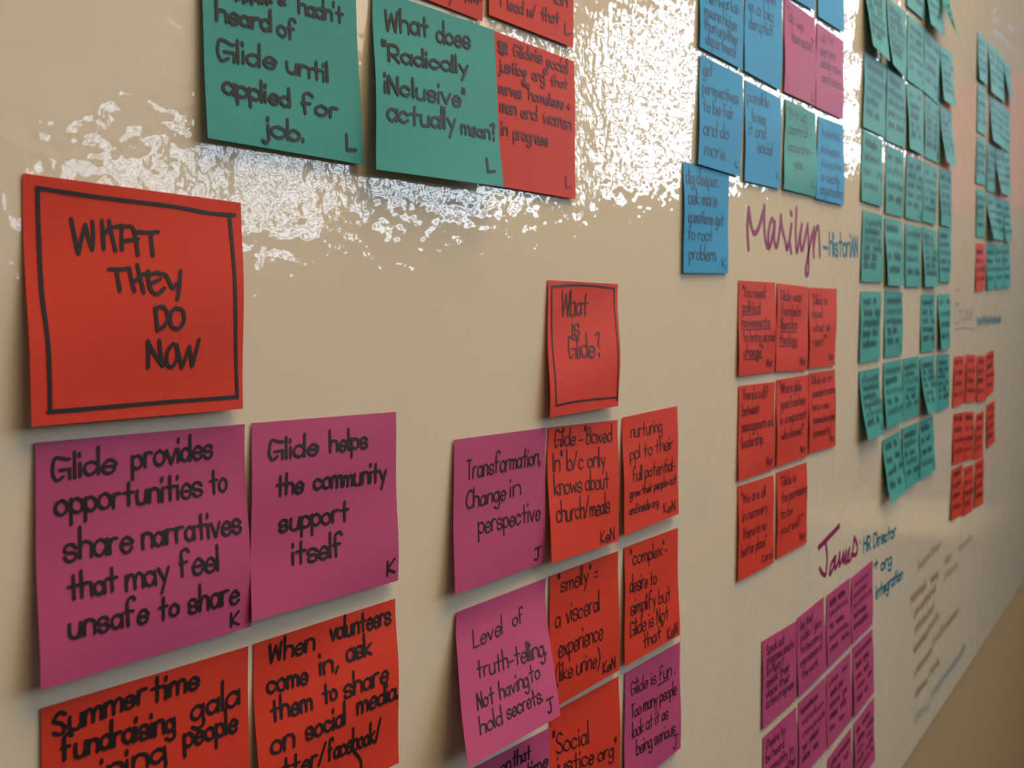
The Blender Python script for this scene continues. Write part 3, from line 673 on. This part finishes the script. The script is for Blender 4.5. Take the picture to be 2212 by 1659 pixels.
board_lines([('~1', 1480, 110, 1520, 120, 30), ('~2', 1490, 240, 1540, 250, 60), ('~4', 1490, 370, 1600, 430, 60), ('~2', 1630, 290, 1690, 340, 60), ('~3', 1620, 490, 1710, 570, 60)], CB, 7, .0030, GREYM, 'faint grey marker strokes above the far teal block')
board_lines([('~5', 410, 440, 535, 305, 40), ('~5 ~3', 365, 640, 530, 480, 40), ('~6', 385, 730, 512, 570, 38), ('~5', 388, 830, 500, 690, 38), ('~3', 475, 815, 532, 745, 38), ('~5', 382, 955, 462, 850, 38), ('~7', 500, 905, 652, 705, 36),
             ('~5', 388, 1090, 492, 950, 36), ('~3', 480, 1088, 535, 1030, 36), ('~4', 392, 1225, 462, 1140, 36), ('~3', 575, 495, 645, 430, 36), ('~2', 575, 405, 605, 375, 36), ('~3', 660, 330, 730, 260, 36)], CH, 8, .0026, BROWNM,
            'faded brown handwriting low on the board near its bottom edge')
board_lines([('~3', 392, 1375, 470, 1300, 46), ('~9', 490, 1240, 695, 950, 46)], CH, 40, .0028, DBLUEM, 'faded blue line of writing along the board bottom edge')
for st in [[(755, 275), (735, 370)], [(722, 460), (712, 560)], [(708, 580), (695, 680)], [(700, 720), (690, 800)]]:
    board_part('marker_writing', px(CH, [st]), .0020, GREYM, 'broken grey marker line near the board bottom right')

# ------------------------------------------------------------------ the rest of the room, seen only as reflections in the board
M_red = noisy(principled('red_felt', (0.80, 0.095, 0.125), 0.8, 0.2), (0.80, 0.095, 0.125), 0.08, 50)
pb = bpy.data.objects.new('pinboard', None); COL.objects.link(pb); pb.location = (X1, -0.33, 2.04)
tag(pb, 'red felt pinboard on the end wall, seen as a pink reflection at the right edge', 'pinboard')
boxes_obj('felt', [(-0.014, -0.001, -0.21, 0.21, -0.20, 0.20)], M_red, pb)
boxes_obj('frame', [(-0.022, -0.001, -0.23, 0.23, 0.20, 0.22), (-0.022, -0.001, -0.23, 0.23, -0.22, -0.20), (-0.022, -0.001, -0.23, -0.21, -0.20, 0.20), (-0.022, -0.001, 0.21, 0.23, -0.20, 0.20)], M_red, pb, .003)
M_top = noisy(principled('pale_laminate', (0.85, 0.76, 0.56), 0.4), (0.85, 0.76, 0.56), 0.04, 30)
tb = bpy.data.objects.new('side_table', None); COL.objects.link(tb); tb.location = (3.10, -0.46, 0)
tag(tb, 'pale side table by the end wall, seen as a warm reflection low at right', 'table')
boxes_obj('tabletop', [(-0.25, 0.25, -0.22, 0.22, 0.80, 0.83)], M_top, tb, .004)
for sx in (-1, 1):
    for sy in (-1, 1):
        boxes_obj('leg', [(sx*0.22-0.02, sx*0.22+0.02, sy*0.19-0.02, sy*0.19+0.02, 0, 0.80)], M_frame, tb, .003)

M_glow = bpy.data.materials.new('lamp_diffuser'); M_glow.use_nodes = True
bs = M_glow.node_tree.nodes['Principled BSDF']
bs.inputs['Base Color'].default_value = (0.8, 0.8, 0.75, 1)
bs.inputs['Emission Color'].default_value = (*LAMP_COL, 1); bs.inputs['Emission Strength'].default_value = 1.5
for i, (x, y, W) in enumerate(LAMPS):
    r_ = bpy.data.objects.new('ceiling_light', None); COL.objects.link(r_); r_.location = (x, y, H)
    tag(r_, ('warm ceiling panel light over the middle of the board' if i == 0 else 'added warm ceiling panel brightening the end wall for its reflections'), 'ceiling light', 'ceiling lights')
    boxes_obj('frame', [(-.62, .62, -.62, -.59, -.05, 0), (-.62, .62, .59, .62, -.05, 0), (-.62, -.59, -.59, .59, -.05, 0), (.59, .62, -.59, .59, -.05, 0)], M_frame, r_)
    boxes_obj('diffuser', [(-.59, .59, -.59, .59, -.03, -.001)], M_glow, r_)
    L = bpy.data.lights.new('panel_lamp', 'AREA'); L.shape = 'SQUARE'; L.size = 1.16; L.energy = W; L.color = LAMP_COL
    lo = bpy.data.objects.new('panel_lamp', L); COL.objects.link(lo); lo.parent = r_; lo.location = (0, 0, -.035)
